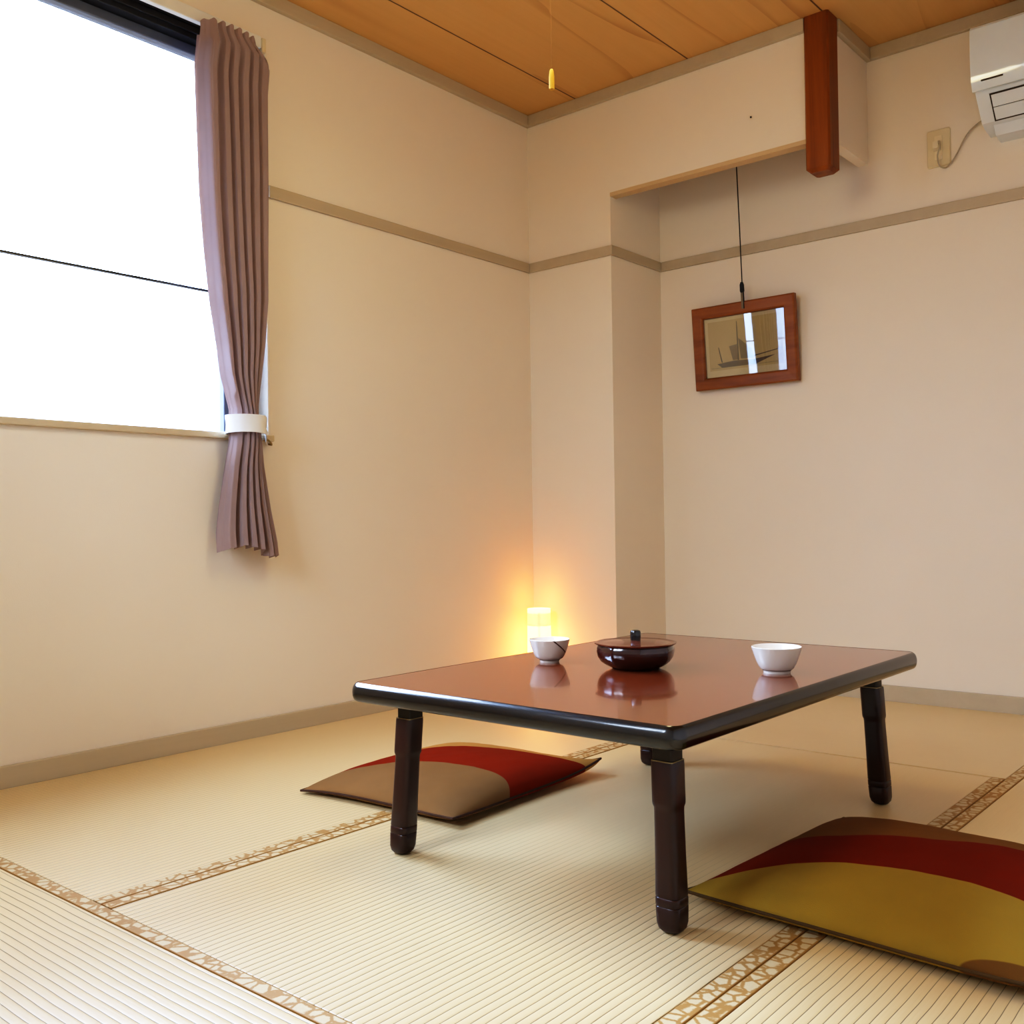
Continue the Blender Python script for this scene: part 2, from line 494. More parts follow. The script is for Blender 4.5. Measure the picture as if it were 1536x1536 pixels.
for j in range(NV):
    for i in range(NU):
        bm.faces.new((grid[j][i], grid[j][i+1], grid[j+1][i+1], grid[j+1][i]))
# return layer at the rear of the bundle
g2 = []
for j in range(NV+1):
    v = j/NV; z = Z0 + .012 + (Z1-.05-Z0)*v
    l = interp(LEFT, z)+.012; r = interp(RIGHT, z)-.004
    g2.append([bm.verts.new((max(.010, .026 + .010*math.sin(2*PI*4.3*i/60+.4)*(1-.5*pinch(z))), l+(r-l)*i/60, z)) for i in range(61)])
for j in range(NV):
    for i in range(60):
        bm.faces.new((g2[j][i], g2[j+1][i], g2[j+1][i+1], g2[j][i+1]))
cur = tag(empty('curtain', (.05, -1.46, .59)), 'mauve brown pleated curtain gathered at the right of the window', 'curtain')
bm.transform(Matrix.Translation((-.05, 1.46, -.59)))
obj('cloth', bm, CURT, cur, smooth=180)
# white tieback band
TIE = plain('white_tieback', srgb(224, 226, 224), .6, bump=.15, bscale=700)
bm = bmesh.new(); rings = []
path = [(.010,-1.470),(.03,-1.500),(.06,-1.515),(.092,-1.500),(.112,-1.470),(.114,-1.435),(.100,-1.408),(.07,-1.385),(.035,-1.362),(.010,-1.338)]
path = catmull([(a, b, 0) for a, b in path], 6)
N = len(path)
for k, pnt in enumerate(path):
    s = k/(N-1)
    drop = -.028*max(0, (s-.62)/.38)**1.2
    hh = .060 - .018*max(0, (s-.72)/.28) - .012*max(0, (.2-s)/.2)
    zc = .958 + drop
    sag = .010*math.sin(PI*min(1, s/.85))
    a = path[max(k-1,0)]; b = path[min(k+1,N-1)]; tv = (b-a).normalized(); nv = Vector((tv.y, -tv.x, 0))
    top = Vector((pnt.x, pnt.y, zc+hh/2+sag*.3)); bot = Vector((pnt.x, pnt.y, zc-hh/2+sag))
    mid = (top+bot)/2 + nv*(-.003)
    rings.append([top, mid, bot, bot+nv*.003, mid+nv*.003, top+nv*.003])
loft(bm, rings)
bm.transform(Matrix.Translation((-.05, 1.46, -.59)))
tb = obj('tieback', bm, TIE, cur, smooth=50)
tb['label'] = 'white fabric tieback band'
bm = bmesh.new()
tube(bm, catmull([(0,-1.325,.915),(.018,-1.327,.912),(.024,-1.335,.918),(.022,-1.344,.926),(.014,-1.348,.930)], 5), .003)
bm.transform(Matrix.Translation((-.05, 1.46, -.59)))
obj('hook', bm, plain('brass_hook', srgb(150, 130, 90), .35, metal=.7), tb, smooth=60)

# ------------------------------------------------------------------ low table
TZ = .342; TH = .037
TX, TY = 1.480, -1.413; HX, HY = .376, .540
table = tag(empty('low_table', (TX, TY, .0008)), 'low brown lacquered table with black edge standing on the tatami', 'table')
def lacquer():
    t = NT('brown_lacquer'); o = t.obj()
    m = t.map(o, (16, 1.2, 1))
    a = t.noise(m, 1.4, 5, .6, .6)
    c = t.mix(a, srgb(104, 48, 24), srgb(128, 64, 34))
    return t.bsdf(c, .16, 0, .5, None, coat=.6, coat_r=.05)
BLACKL = plain('black_lacquer', srgb(14, 13, 14), .22, .6, coat=.5)
bm = bmesh.new()
loft(bm, [[(x, y, TZ-.02) for x, y in rrect(HX-.010, HY-.010, .018, 8)], [(x, y, TZ) for x, y in rrect(HX-.010, HY-.010, .018, 8)]])
obj('tabletop', bm, lacquer(), table, bevel=(.0006, 1))
bm = bmesh.new(); rings = []
prof = [(.0098, -.002), (.0098, .0003)]
for i in range(11):
    a = PI/2 - PI*i/10
    prof.append((.010 - .010*math.cos(a) - 0.0, -TH/2 + (TH/2)*math.sin(a)))
prof[2] = (.0095, .0004)
prof += [(.030, -TH), (.030, -TH+.006)]
for ins, dz in prof:
    rings.append([(x, y, TZ+dz) for x, y in rrect(HX-ins, HY-ins, max(.006, .028-ins), 8)])
loft(bm, rings, False, False)
loft(bm, [[(x, y, TZ-TH+.001) for x, y in rrect(HX-.028, HY-.028, .01, 8)], [(x, y, TZ-.021) for x, y in rrect(HX-.028, HY-.028, .01, 8)]])
obj('edge_band', bm, BLACKL, table, smooth=35)
LEGM = wood('dark_leg_wood', srgb(36, 14, 9), srgb(50, 20, 12), srgb(62, 26, 15), 'Z', 1.5, .38, stretch=10, coat=.25)
BRACK = plain('dark_bracket', srgb(46, 38, 26), .45, metal=.3)
for sx in (-1, 1):
    for sy in (-1, 1):
        tx, ty = sx*(HX-.080), sy*(HY-.098)
        dx, dy = sx*.014, sy*.014
        def P(z): k = 1 - z/.30; return tx+dx*k, ty+dy*k
        bm = bmesh.new(); rings = []
        for z, h, r in [(0,.010,.009),(.002,.0155,.012),(.007,.0195,.012),(.016,.0215,.012),(.040,.0222,.012),(.0415,.0212,.012),(.043,.0222,.012),(.054,.0222,.012),(.0555,.0212,.012),(.057,.0221,.012),
                        (.12,.0213,.0125),(.188,.0206,.012),(.194,.0209,.012),(.199,.0224,.012),(.204,.0227,.012),(.262,.0227,.012),(.267,.0218,.010)]:
            cx, cy = P(z)
            rings.append([(x, y, z) for x, y in rrect(h, h, min(r, h*.95), 5, cx, cy)])
        loft(bm, rings)
        lg = obj('leg', bm, LEGM, table, smooth=40)
        bm = bmesh.new()
        cx, cy = P(.285)
        loft(bm, [[(x, y, z) for x, y in rrect(.0185, .0185, .004, 3, cx, cy)] for z in (.266, .306)])
        obj('leg_socket', bm, BRACK, lg, smooth=35)
        bm = bmesh.new(); loft(bm, [[(x, y, z) for x, y in rrect(.0205, .0205, .005, 3, *P(.268))] for z in (.2668, .2684)])
        obj('metal_ring', bm, plain('ring_metal', srgb(170, 150, 110), .35, metal=.6), lg)

# ------------------------------------------------------------------ tea bowls
def bowl_mat(name, base, branch):
    t = NT(name); o = t.obj(); s3 = t.sep(o)
    c = t.mix(t.noise(o, 30, 3), base, tuple(x*.95 for x in base[:3])+(1,))
    # grey line just above the foot
    ln = t.math('SUBTRACT', 1, t.sstep(t.math('ABSOLUTE', t.math('SUBTRACT', s3[2], .0072)), .0006, .0020))
    c = t.mix(t.math('MULTIPLY', ln, .7), c, srgb(96, 84, 76))
    if branch:
        # painted twig: u runs along the image-right of the bowl, z up
        th = t.math('ARCTAN2', s3[1], s3[0])          # 0 = local +x
        w = t.noise(o, 60, 2)
        cur = t.math('ADD', t.math('MULTIPLY', t.math('POWER', t.math('ABSOLUTE', th), 1.5), .020), .018)
        dd = t.math('ABSOLUTE', t.math('SUBTRACT', s3[2], cur))
        br = t.math('SUBTRACT', 1, t.sstep(t.math('ADD', dd, t.math('MULTIPLY', w, .0016)), .0018, .0034))
        on = t.math('MULTIPLY', t.sstep(th, -1.65, -1.5), t.math('SUBTRACT', 1, t.sstep(th, .3, .5)))
        c = t.mix(t.math('MULTIPLY', br, on), c, srgb(66, 40, 30))
        brown_reflect = t.math('MULTIPLY', t.math('MULTIPLY', t.sstep(th, -1.2, -.4), t.math('SUBTRACT', 1, t.sstep(th, .4, 1.0))), t.math('SUBTRACT', 1, t.sstep(s3[2], .014, .034)))  # brown reflection low on the right side, put into the glaze colour
        c = t.mix(t.math('MULTIPLY', brown_reflect, .5), c, srgb(150, 110, 90))
    return t.bsdf(c, .18, 0, .5, coat=.3)
GLAZE = plain('white_glaze', srgb(244, 240, 232), .2, .5, var=.02, coat=.3)
def bowl(x, y, R, rb, h, label, mat, shape):
    r = tag(empty('tea_bowl', (x, y, TZ)), label, 'tea bowl', 'white tea bowls on the table')
    r.rotation_euler = (0, 0, math.radians(40))
    prof = [(0, .003), (rb-.004, .003), (rb-.003, 0), (rb, 0), (rb+.0005, .0045), (rb+.0022, .0065)]
    for i in range(1, 13):
        t = i/12
        prof.append((rb+.0022 + (R-rb-.0022)*(t**shape), .0065 + (h-.0065)*t))
    prof += [(R-.0008, h+.0008), (R-.0022, h)]
    for i in range(11, -1, -1):
        t = i/12
        prof.append((max(0.0001, rb+.0005 + (R-rb-.0028)*(t**shape)) , .0115 + (h-.0115)*t))
    prof.append((0, .0105))
    bm = bmesh.new(); lathe(bm, prof, 64, mi=lambda k: 1 if k >= 17 else 0)
    obj('bowl', bm, [mat, GLAZE], r, smooth=40)
    return r
bowl(1.251, -1.490, .0455, .0215, .051, 'white tea bowl with brown painted twig, in front of the glowing lamp', bowl_mat('glazed_twig_porcelain', srgb(196, 188, 176), True), .50)
bowl(1.728, -1.352, .0500, .0265, .053, 'plain white tea bowl near the right edge of the table', bowl_mat('glazed_plain_porcelain', srgb(202, 195, 182), False), .60)

# ------------------------------------------------------------------ lidded lacquer container
pot = tag(empty('lidded_bowl', (1.459, -1.459, TZ)), 'dark red brown lacquered lidded bowl in the middle of the table', 'lidded bowl')
pot.rotation_euler = (0, 0, math.radians(41))
POTM = plain('dark_red_lacquer', srgb(46, 13, 11), .14, .55, coat=.6, var=.12)
LIDM = plain('brown_lid_lacquer', srgb(96, 44, 28), .2, .5, coat=.4, var=.08)
def octo(R, n=96, k=.5, rot=PI/8):
    out = []
    for i in range(n):
        a = 2*PI*i/n
        m = ((a - rot + PI/8) % (PI/4)) - PI/8
        poly = R*math.cos(PI/8)/math.cos(m)
        out.append(((k*poly + (1-k)*R)*math.cos(a), (k*poly + (1-k)*R)*math.sin(a)))
    return out
bm = bmesh.new()
rings = [[(x, y, z) for x, y in octo(r, k=kk)] for r, z, kk in [(.040,.0025,0),(.043,0,0),(.047,0,0),(.052,.003,.2),(.064,.008,.35),(.074,.0155,.45),(.0805,.025,.5),(.083,.036,.5),(.0828,.044,.5),(.0805,.049,.45),(.077,.0495,.4),(.077,.043,.4),(.068,.02,.3)]]
loft(bm, rings)
obj('container_body', bm, POTM, pot, smooth=50)
bm = bmesh.new(); rings = []
for r, z in [(.076,.0495),(.082,.0500),(.0865,.0525),(.088,.0545),(.0865,.0555),(.080,.0540),(.060,.0560),(.035,.0580),(.014,.0590)]:
    ring = []
    for x, y in octo(r, k=.35):
        a = math.atan2(y, x); lift = 0
        ring.append((x, y, z + lift))
    rings.append(ring)
loft(bm, rings)
lid = obj('lid', bm, LIDM, pot, smooth=50)
bm = bmesh.new(); lathe(bm, [(0,.057),(.0105,.057),(.0108,.062),(.0114,.068),(.0114,.076),(.0100,.0795),(.0055,.0808),(0,.0804)], 32)
obj('knob', bm, BLACKL, lid, smooth=40)

# ------------------------------------------------------------------ floor cushions
def cushion_mat(name, cols, curves, extra=None):
    t = NT(name); o = t.obj(); s3 = t.sep(o)
    def fc(pts):
        nd = t.n('FloatCurve'); nd.inputs[0].default_value = 1
        u = t.math('ADD', t.math('MULTIPLY', s3[0], 1/.7), .5); t.l(u, nd.inputs[1])
        cv = nd.mapping.curves[0]
        P = [((a/.7)+.5, (b/.7)+.5) for a, b in pts]
        while len(cv.points) < len(P): cv.points.new(.5, .5)
        for cp, pp in zip(cv.points, P): cp.location = pp
        nd.mapping.update()
        return t.math('MULTIPLY', t.math('SUBTRACT', nd.outputs[0], .5), .7)
    w = t.noise(o, 700, 2); mott = t.noise(o, 9, 4)
    c = cols[0]
    for cc, pts in zip(cols[1:], curves):
        s = t.sstep(t.math('SUBTRACT', s3[1], fc(pts)), -.0012, .0012)
        c = t.mix(s, c, cc)
    if extra:
        s = t.sstep(t.math('SUBTRACT', s3[1], fc(extra[1])), .0012, -.0012)
        c = t.mix(s, c, extra[0])
    c = t.mix(t.math('MULTIPLY', mott, .25), c, (.03, .02, .008, 1))
    return t.bsdf(c, .9, 0, .08, t.math('ADD', w, t.math('MULTIPLY', mott, 3)), .25, .002, sheen=0)

def cushion(x, y, rz, hx, hy, thick, label, mat, pipe, lifts, rnd={}):
    r = tag(empty('floor_cushion', (x, y, 0), rz), label, 'floor cushion', 'flat floor cushions by the table')
    N = 56; bm = bmesh.new()
    def edge(u, v):          # pinched outline
        k = .055
        q = 1
        for (a, b), h in rnd.items():
            q -= h*(max(0, (1+a*u)/2)*max(0, (1+b*v)/2))**7
        return q*u*hx*(1 - k*(1-v*v)*abs(u)**4), q*v*hy*(1 - k*(1-u*u)*abs(v)**4)
    def lift(u, v):
        s = 0
        for (a, b), h in lifts.items():
            s += h*max(0, (1+a*u)/2)**6*max(0, (1+b*v)/2)**6
        return s
    def seamz(u, v): return .018 + lift(u, v)
    top = {}; bot = {}
    for i in range(N+1):
        for j in range(N+1):
            u = math.sin(PI/2*(2*i/N-1)); v = math.sin(PI/2*(2*j/N-1))
            ex, ey = edge(u, v)
            f = ((1-abs(u)**2.6)*(1-abs(v)**2.6))
            f = max(0, f)**.50
            wr = .0022*noise.noise(Vector((u*3+x, v*3, 1.7)))*f + .0012*noise.noise(Vector((u*9, v*9+y, 4)))*f
            zt = seamz(u, v)*(1-f*.4) + f*thick*.72 + wr
            onb = i in (0, N) or j in (0, N)
            top[i, j] = bm.verts.new((ex, ey, zt))
            bot[i, j] = top[i, j] if onb else bm.verts.new((ex, ey, max(.001, seamz(u, v)*(1-f**.5)+.001)))
    for i in range(N):
        for j in range(N):
            bm.faces.new((top[i,j], top[i+1,j], top[i+1,j+1], top[i,j+1]))
            q = (bot[i,j], bot[i,j+1], bot[i+1,j+1], bot[i+1,j])
            bm.faces.new(q)
    obj('cover', bm, mat, r, smooth=60)
    bm = bmesh.new(); pts = []
    for s in range(4):
        for i in range(N):
            w = math.sin(PI/2*(2*i/N-1))
            u, v = ((w, -1), (1, w), (-w, 1), (-1, -w))[s]
            ex, ey = edge(u, v); pts.append(Vector((ex*1.002, ey*1.002, seamz(u, v))))
    rings = []
    M = len(pts)
    for i, pnt in enumerate(pts):
        tv = (pts[(i+1) % M]-pts[i-1]).normalized(); sd = tv.cross(Vector((0,0,1))).normalized(); up = sd.cross(tv)
        rings.append([pnt + (sd*math.cos(2*PI*k/6)+up*math.sin(2*PI*k/6))*.0028 for k in range(6)])
    rings.append(rings[0]); loft(bm, rings, False, False)
    obj('seam_piping', bm, pipe, r, smooth=60)
    return r
PIPE1 = plain('brown_piping', srgb(70, 42, 24), .85); PIPE2 = plain('olive_piping', srgb(84, 62, 24), .85)
C1 = cushion_mat('tan_red_cotton', [srgb(140, 106, 68), srgb(134, 38, 10), srgb(190, 142, 78)],
    [[(-.35,-.25),(-.25,-.215),(-.17,-.17),(-.06,-.085),(.06,-.045),(.15,-.035),(.21,-.050),(.255,-.10),(.35,-.20)],
     [(-.35,-.12),(-.2,.02),(-.12,.095),(.03,.165),(.17,.205),(.35,.25)]])
cushion(.893, -1.425, .03, .248, .285, .080, 'tan and red flat floor cushion lying partly under the table', C1, PIPE1, {(1,1): .026, (-1,-1): -.010, (1,-1): .004}, {(-1,1): .06, (1,-1): .03})
C2 = cushion_mat('olive_red_cotton', [srgb(164, 134, 56), srgb(122, 34, 8), srgb(132, 92, 48)],
    [[(-.35,-.29),(-.27,-.244),(-.2,-.194),(-.12,-.143),(-.02,-.106),(.08,-.090),(.17,-.086),(.35,-.10)],
     [(-.35,-.10),(-.25,-.03),(-.12,.030),(-.02,.088),(.06,.130),(.12,.150),(.35,.19)]],
    (srgb(120, 84, 40), [(-.35,-.36),(.04,-.35),(.14,-.285),(.21,-.262),(.35,-.250)]))
c2 = cushion(2.053, -1.487, -.058, .288, .290, .096, 'olive and dark red floor cushion at the right edge beside the table', C2, PIPE2, {(-1,-1): .006, (1,-1): .01, (-1,1): .008}, {(-1,1): .07, (1,1): .06, (1,-1): .04})

# ------------------------------------------------------------------ corner lamp
lamp = tag(empty('paper_lamp', (.095, -.085, 0)), 'small glowing cylindrical paper lamp on the floor in the corner', 'lamp')
def shade_mat():
    t = NT('glowing_paper'); o = t.obj(); s3 = t.sep(o)
    th = t.math('ARCTAN2', s3[1], s3[0])
    k = t.ramp(t.math('DIVIDE', s3[2], .31), [(0, (1,1,1)), (.55, (.9,.9,.9)), (.765, (.9,.9,.9)), (.785, (.30,.30,.30)), (.93, (.30,.30,.30)), (.95, (.8,.8,.8)), (1, (.9,.9,.9))])
    rib = t.math('SUBTRACT', 1, t.sstep(t.math('ABSOLUTE', t.math('SUBTRACT', t.math('FRACT', t.math('MULTIPLY', t.math('ADD', th, 1.68), 4/(2*PI))), .5)), .0, .13))
    hb = t.math('SUBTRACT', 1, t.sstep(t.math('ABSOLUTE', t.math('SUBTRACT', s3[2], .243)), .001, .005))
    band = t.math('SUBTRACT', 1, t.sstep(s3[2], .292, .298))
    dk = t.math('MULTIPLY', t.math('MAXIMUM', t.math('MULTIPLY', rib, .68), t.math('MULTIPLY', hb, .45)), band)
    col = t.mix(dk, (9.8, 3.15, .72, 1), (3.0, 1.3, .33, 1))
    mul = t.mix(1.0, col, k, 'MULTIPLY')
    e = t.n('Emission'); t.l(mul, e.inputs[0]); e.inputs[1].default_value = LAMP_E
    d = t.n('BsdfDiffuse'); d.inputs[0].default_value = srgb(240, 225, 190)
    a = t.n('AddShader'); t.l(e.outputs[0], a.inputs[0]); t.l(d.outputs[0], a.inputs[1]); t.l(a.outputs[0], t.out.inputs[0])
    return t.m
LAMP_E = 1.0
bm = bmesh.new(); lathe(bm, [(.050, .012), (.0485, .16), (.0470, .308), (.0455, .308), (.0470, .16), (.0485, .012)], 48, close=True)
obj('lamp_shade', bm, shade_mat(), lamp, smooth=60)
bm = bmesh.new(); lathe(bm, [(0,0),(.052,0),(.053,.004),(.053,.012),(.050,.016),(.012,.018),(.012,.04),(0,.04)], 40)
obj('lamp_base', bm, plain('lamp_base_wood', srgb(120, 84, 50), .5), lamp, smooth=40)
bm = bmesh.new(); lathe(bm, [(0,.04),(.012,.042),(.020,.07),(.024,.095),(.020,.118),(.010,.130),(0,.133)], 24)
t = NT('bulb_glow'); e = t.n('Emission'); e.inputs[0].default_value = (1, .62, .28, 1); e.inputs[1].default_value = 12; t.l(e.outputs[0], t.out.inputs[0])
obj('bulb', bm, t.m, lamp, smooth=60)

# ------------------------------------------------------------------ framed picture
TILT = math.radians(5)
pic = tag(empty('framed_picture', (.8145, YD-.012, 1.181)), 'small wooden framed picture of a sailing boat hanging in the recess', 'picture')
pic.rotation_euler = (TILT, 0, 0)
FW, FH = .438, .330; hw = FW/2
FR = wood('picture_frame_wood', srgb(116, 66, 22), srgb(148, 88, 38), srgb(164, 102, 50), 'X', 1.5, .4, stretch=14)
bm = bmesh.new(); bw = .046; bb = .047
def frame_ring(w0, w1, h0, h1, y): return [(w0, y, h0), (w1, y, h0), (w1, y, h1), (w0, y, h1)]
loft(bm, [frame_ring(-hw, hw, 0, FH, 0), frame_ring(-hw, hw, 0, FH, -.022), frame_ring(-hw+.006, hw-.006, .006, FH-.006, -.026),
          frame_ring(-hw+bw-.006, hw-bw+.006, bb-.006, FH-bb+.006, -.024), frame_ring(-hw+bw, hw-bw, bb, FH-bb, -.018), frame_ring(-hw+bw, hw-bw, bb, FH-bb, -.004)], True, False)
obj('frame', bm, FR, pic, bevel=(.002, 2))
PAPER = plain('aged_paper', srgb(240, 216, 164), .8, var=.05)
SKYP = plain('aged_print', srgb(222, 192, 132), .8, var=.10, scale=9)
INK = plain('print_ink', srgb(98, 82, 64), .8, var=.2, scale=60); INK2 = plain('print_grey', srgb(140, 118, 86), .8, var=.2, scale=60)
bm = bmesh.new()
w0, w1, h0, h1 = -hw+bw+.001, hw-bw-.001, bb+.001, FH-bb-.001
def flat(pts, y, mi):
    f = bm.faces.new([bm.verts.new((a, y, b)) for a, b in pts]); f.material_index = mi
flat([(w0,h0),(w1,h0),(w1,h1),(w0,h1)], -.006, 0)
m_ = .014
flat([(w0+m_,h0+.026),(w1-m_,h0+.026),(w1-m_,h1-m_),(w0+m_,h1-m_)], -.0063, 1)
def L(a): return w0 + a*(w1-w0)
def Hh(b): return h0 + b*(h1-h0)
flat([(L(.14),Hh(.22)),(L(.20),Hh(.15)),(L(.62),Hh(.15)),(L(.86),Hh(.27)),(L(.60),Hh(.235)),(L(.35),Hh(.25))], -.0066, 2)
flat([(L(.40),Hh(.25)),(L(.405),Hh(.90)),(L(.415),Hh(.90)),(L(.42),Hh(.25))], -.0067, 2)
flat([(L(.42),Hh(.62)),(L(.58),Hh(.42)),(L(.60),Hh(.25)),(L(.44),Hh(.27))], -.0065, 3)
flat([(L(.30),Hh(.50)),(L(.40),Hh(.52)),(L(.40),Hh(.26)),(L(.34),Hh(.26))], -.0065, 3)
flat([(L(.195),Hh(.24)),(L(.16),Hh(.50)),(L(.17),Hh(.50)),(L(.21),Hh(.24))], -.0067, 2)
flat([(L(.60),Hh(.28)),(L(.95),Hh(.36)),(L(.95),Hh(.37)),(L(.60),Hh(.30))], -.0067, 2)
flat([(L(.06),Hh(.15)),(L(.95),Hh(.15)),(L(.95),Hh(.155)),(L(.06),Hh(.155))], -.0066, 3)
obj('print', bm, [PAPER, SKYP, INK, INK2], pic)
obj('glass', bbox(w0, w1, -.0115, -.010, h0, h1), PICGLASS, pic)
hang = bmesh.new()
CY = YD-.012
tube(hang, [(.016, -.012, FH+.31-.02), (.014, -.030, FH+.03)] if False else [(.008, -.004, 1.12), (.010, -.016, .60), (.012, -.026, .372)], .0022, 8)
BLK = plain('black_cord', srgb(20, 18, 20), .6)
hc = obj('hanging_cord', hang, BLK, pic, smooth=60)
bm = bmesh.new(); loft(bm, [[(x+.011, y-.026, z) for x, y in rrect(a, .005, .003, 3)] for z, a in ((.362,.006),(.368,.0085),(.392,.008),(.402,.004))])
obj('cord_clip', bm, BLK, hc, smooth=40)
bm = bmesh.new(); box(bm, .004, .013, -.026, -.022, .30, .364)
obj('strap', bm, plain('grey_strap', srgb(120, 106, 84), .6), hc)
bm = bmesh.new(); box(bm, .0132, .0165, -.027, -.022, .30, .364); obj('strap_edge', bm, BLK, hc)

# ------------------------------------------------------------------ air conditioner
AX0, AX1 = 1.712, 2.50
ac = tag(empty('air_conditioner', (AX0, YD, 1.9)), 'white wall mounted air conditioner high on the back wall', 'air conditioner')
io = Matrix.Translation((-AX0, -YD, -1.9))
ACW = plain('ac_white', srgb(216, 224, 228), .35, .5, var=.02)
ACP = plain('ac_gloss_panel', srgb(216, 227, 234), .10, .5, var=.015, coat=.5)
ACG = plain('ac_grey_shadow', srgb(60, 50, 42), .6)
def extr(prof, x0, x1):
    bm = bmesh.new(); loft(bm, [[(x, y, z) for y, z in prof] for x in (x0, x1)]); bm.transform(io); return bm
body = [(.364,2.215),(.185,2.220),(.162,2.214),(.160,2.08),(.170,2.045),(.196,2.012),(.258,1.944),(.285,1.936),(.364,1.930)]
obj('housing', extr(body, AX0+.004, AX1-.004), ACW, ac, smooth=25)
panel = [(.170,2.226),(.156,2.224),(.150,2.215),(.1475,2.14),(.150,2.085),(.157,2.045),(.168,2.022),(.176,2.022),(.166,2.05),(.160,2.09),(.160,2.216)]
obj('front_panel', extr(panel, AX0, AX1), ACP, ac, smooth=25)
# slot in the panel edge
slot = [(.1555,2.050),(.1545,2.046),(.159,2.044),(.162,2.048)]
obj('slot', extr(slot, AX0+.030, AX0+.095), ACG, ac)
def on_face(k, off):      # points along the sloping outlet face
    a = Vector((.196, 2.012)); b = Vector((.258, 1.944)); d = (b-a); nrm = Vector((d.y, -d.x)).normalized()
    p = a + d*k + nrm*off
    return (p.x, p.y)
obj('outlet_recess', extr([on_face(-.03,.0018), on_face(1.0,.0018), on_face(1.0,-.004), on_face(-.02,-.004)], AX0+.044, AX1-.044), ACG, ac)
lv = obj('louver', extr([on_face(.03,.003), on_face(.46,.005), on_face(.46,-.001), on_face(.03,-.001)], AX0+.0485, AX1-.0485), ACW, ac)
obj('louver', extr([on_face(.49,.005), on_face(.95,.003), on_face(.95,-.001), on_face(.49,-.001)], AX0+.0485, AX1-.0485), ACW, ac)
obj('lower_cover', extr([(.275,1.938),(.30,1.910),(.355,1.905),(.364,1.905),(.364,1.938)], AX0+.035, AX1-.035), ACW, ac, smooth=25)
def dpt(x, y): return Vector((x, y, 0))
cpts = catmull([(1.556, .330, 1.952), (1.562, .326, 1.930), (1.552, .330, 1.900), (1.556, .340, 1.868), (1.573, .352, 1.862), (1.594, .354, 1.880), (1.611, .354, 1.905), (1.642, .354, 1.957), (1.676, .354, 1.985), (1.722, .352, 2.003)], 8)
bm = bmesh.new(); tube(bm, cpts, .0026, 8); bm.transform(io)
cord = obj('power_cord', bm, plain('grey_cord', srgb(176, 164, 140), .5), ac, smooth=60)
bm = bmesh.new(); loft(bm, [[(x, YD-.008-d, z) for x, z in rrect(w, h, .003, 3, 1.545, 1.942)] for d, w, h in ((0,.012,.016),(.012,.012,.016),(.026,.009,.012))])
bm.transform(io); obj('plug', bm, plain('plug_white', srgb(224, 214, 188), .4), cord, smooth=40)
# wall outlet
ol = tag(empty('wall_outlet', (1.548, YD, 1.937)), 'beige wall socket plate below and left of the air conditioner', 'outlet')
bm = bmesh.new(); loft(bm, [[(x, y, z) for x, z in rrect(a, b, .006, 4)] for y, a, b in ((0,.0385,.0645),(-.006,.0385,.0645),(-.009,.036,.062))])
obj('plate', bm, IVORY, ol, smooth=35)
bm = bmesh.new(); loft(bm, [[(x, y, z) for x, z in rrect(a, b, .003, 3)] for y, a, b in ((-.008,.013,.042),(-.0105,.0125,.0415))])
obj('socket', bm, plain('socket_insert', srgb(226, 214, 184), .4), ol, smooth=35)

# ------------------------------------------------------------------ pendant ceiling lamp with its pull
LX, LY = 1.300, -1.516
cl = tag(empty('ceiling_lamp', (LX, LY, ZC)), 'ceiling lamp with yellow pull knob hanging over the table', 'ceiling lamp')
def cpart(name, bm, mat, parent=cl, **k): return obj(name, bm, mat, parent, **k)
bm = bmesh.new(); lathe(bm, [(0,0),(.05,0),(.05,-.03),(.012,-.036),(.012,-.19),(0,-.19)], 32)
cpart('stem', bm, IVORY, smooth=40)
bm = bmesh.new(); lathe(bm, [(.03,-.18),(.10,-.195),(.20,-.25),(.23,-.32),(.226,-.32),(.19,-.255),(.09,-.203),(.03,-.188)], 48, close=True)
cpart('shade', bm, plain('lamp_shade_white', srgb(240, 236, 224), .5), smooth=40)
bm = bmesh.new()
tube(bm, [(0,0,-.19),(0,0,-.45),(0,0,1.648-ZC)], .00016, 5)
pc = cpart('pull_cord', bm, plain('pull_string', srgb(176, 130, 80), .8))
bm = bmesh.new(); lathe(bm, [(.0028,-.044),(.0062,-.044),(.0062,-.036),(.0058,-.015),(.0046,-.004),(.003,0),(.0,0)], 20, 0, 0, 1.648-ZC)
lathe(bm, [(.0,-.036),(.0028,-.036),(.0028,-.044)], 20, 0, 0, 1.648-ZC)
cpart('pull_knob', bm, plain('yellow_knob', srgb(226, 180, 70), .45), pc, smooth=40)

def light(name, kind, loc, energy, color, **kw):
    d = bpy.data.lights.new(name, kind); d.energy = energy; d.color = color
    for k, v in kw.items(): setattr(d, k, v)
    o = bpy.data.objects.new(name, d); o.location = loc; link(o); return o
light('ceiling_bulb', 'POINT', (LX, LY, ZC-.42), 13.5, (1, .86, .48), shadow_soft_size=.20)


# ------------------------------------------------------------------ daylight
wd = bpy.data.worlds.new('overcast_sky'); S.world = wd; wd.use_nodes = True
nt = wd.node_tree; bg = nt.nodes['Background']; bg.inputs[1].default_value = 1.0
tc = nt.nodes.new('ShaderNodeTexCoord'); sx = nt.nodes.new('ShaderNodeSeparateXYZ'); cr_ = nt.nodes.new('ShaderNodeValToRGB')
mr = nt.nodes.new('ShaderNodeMapRange'); mr.inputs[1].default_value = -1; mr.inputs[2].default_value = 1
nt.links.new(tc.outputs['Generated'], sx.inputs[0]); nt.links.new(sx.outputs[2], mr.inputs[0]); nt.links.new(mr.outputs[0], cr_.inputs[0])
e = cr_.color_ramp.elements
e[0].position = .44; e[0].color = (1.6, 1.5, 1.3, 1)
e[1].position = .53; e[1].color = (8.8, 12.9, 23.5, 1)
k = e.new(.66); k.color = (16.5, 22.6, 37, 1)
k = e.new(.80); k.color = (42, 55, 84, 1)
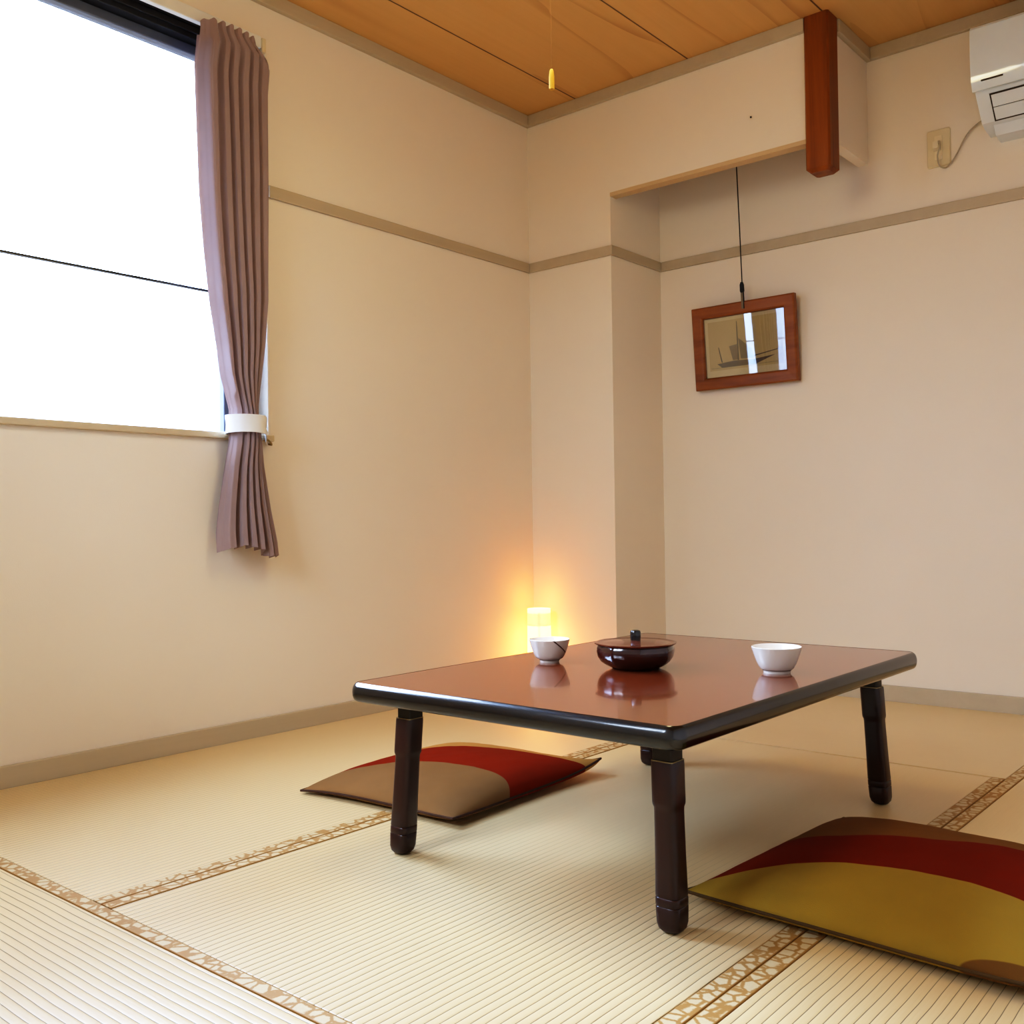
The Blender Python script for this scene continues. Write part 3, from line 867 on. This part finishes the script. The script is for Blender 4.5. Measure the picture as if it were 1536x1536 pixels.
nt.links.new(cr_.outputs[0], bg.inputs[0])
o = light('window_portal', 'AREA', (-.14, (OY0+OY1)/2, (OZ0+OZ1)/2), 1, (1, 1, 1), shape='RECTANGLE', size=OZ1-OZ0, size_y=OY1-OY0)
o.rotation_euler = (0, -PI/2, 0); o.data.cycles.is_portal = True
o = light('rear_portal', 'AREA', ((RW[0]+RW[1])/2, YF-.14, (RW[2]+RW[3])/2), 1, (1, 1, 1), shape='RECTANGLE', size=RW[1]-RW[0], size_y=RW[3]-RW[2])
o.rotation_euler = (PI/2, 0, 0); o.data.cycles.is_portal = True

# ------------------------------------------------------------------ camera
yaw, pitch, roll = .7018, .0125, -.0137
cy, sy = math.cos(yaw), math.sin(yaw)
F = Vector((-sy, cy, 0)); R = Vector((cy, sy, 0)); U = Vector((0, 0, 1))
cp, sp = math.cos(pitch), math.sin(pitch)
F, U = cp*F + sp*U, cp*U - sp*F
cr, sr = math.cos(roll), math.sin(roll)
R, U = cr*R + sr*U, cr*U - sr*R
cam = bpy.data.cameras.new('camera'); co = bpy.data.objects.new('camera', cam); link(co)
M = Matrix((R, U, -F)).transposed().to_4x4(); M.translation = (2.63, -3.2443, .65)
co.matrix_world = M
cam.sensor_width = 36; cam.lens = 1496.411*36/1536; cam.clip_start = .02
S.camera = co
S.view_settings.view_transform = 'Standard'; S.view_settings.look = 'None'
S.view_settings.exposure = 0.10
S.view_settings.use_curve_mapping = True          # film-like response: deeper shadows
cmap = S.view_settings.curve_mapping; cc = cmap.curves[3]
cmap.white_level = (3, 3, 3); cmap.extend = 'HORIZONTAL'
for x_, y_ in ((.03, .012), (.08, .048), (.15, .115), (.25, .228), (.42, .435), (.62, .64), (.80, .77), (1.05, .87), (1.6, .96)):
    cc.points.new(x_/3, y_)
cmap.update()
S.cycles.use_denoising = True
S.cycles.max_bounces = 12; S.cycles.diffuse_bounces = 8; S.cycles.glossy_bounces = 6; S.cycles.transparent_max_bounces = 12
S.cycles.sample_clamp_indirect = 8
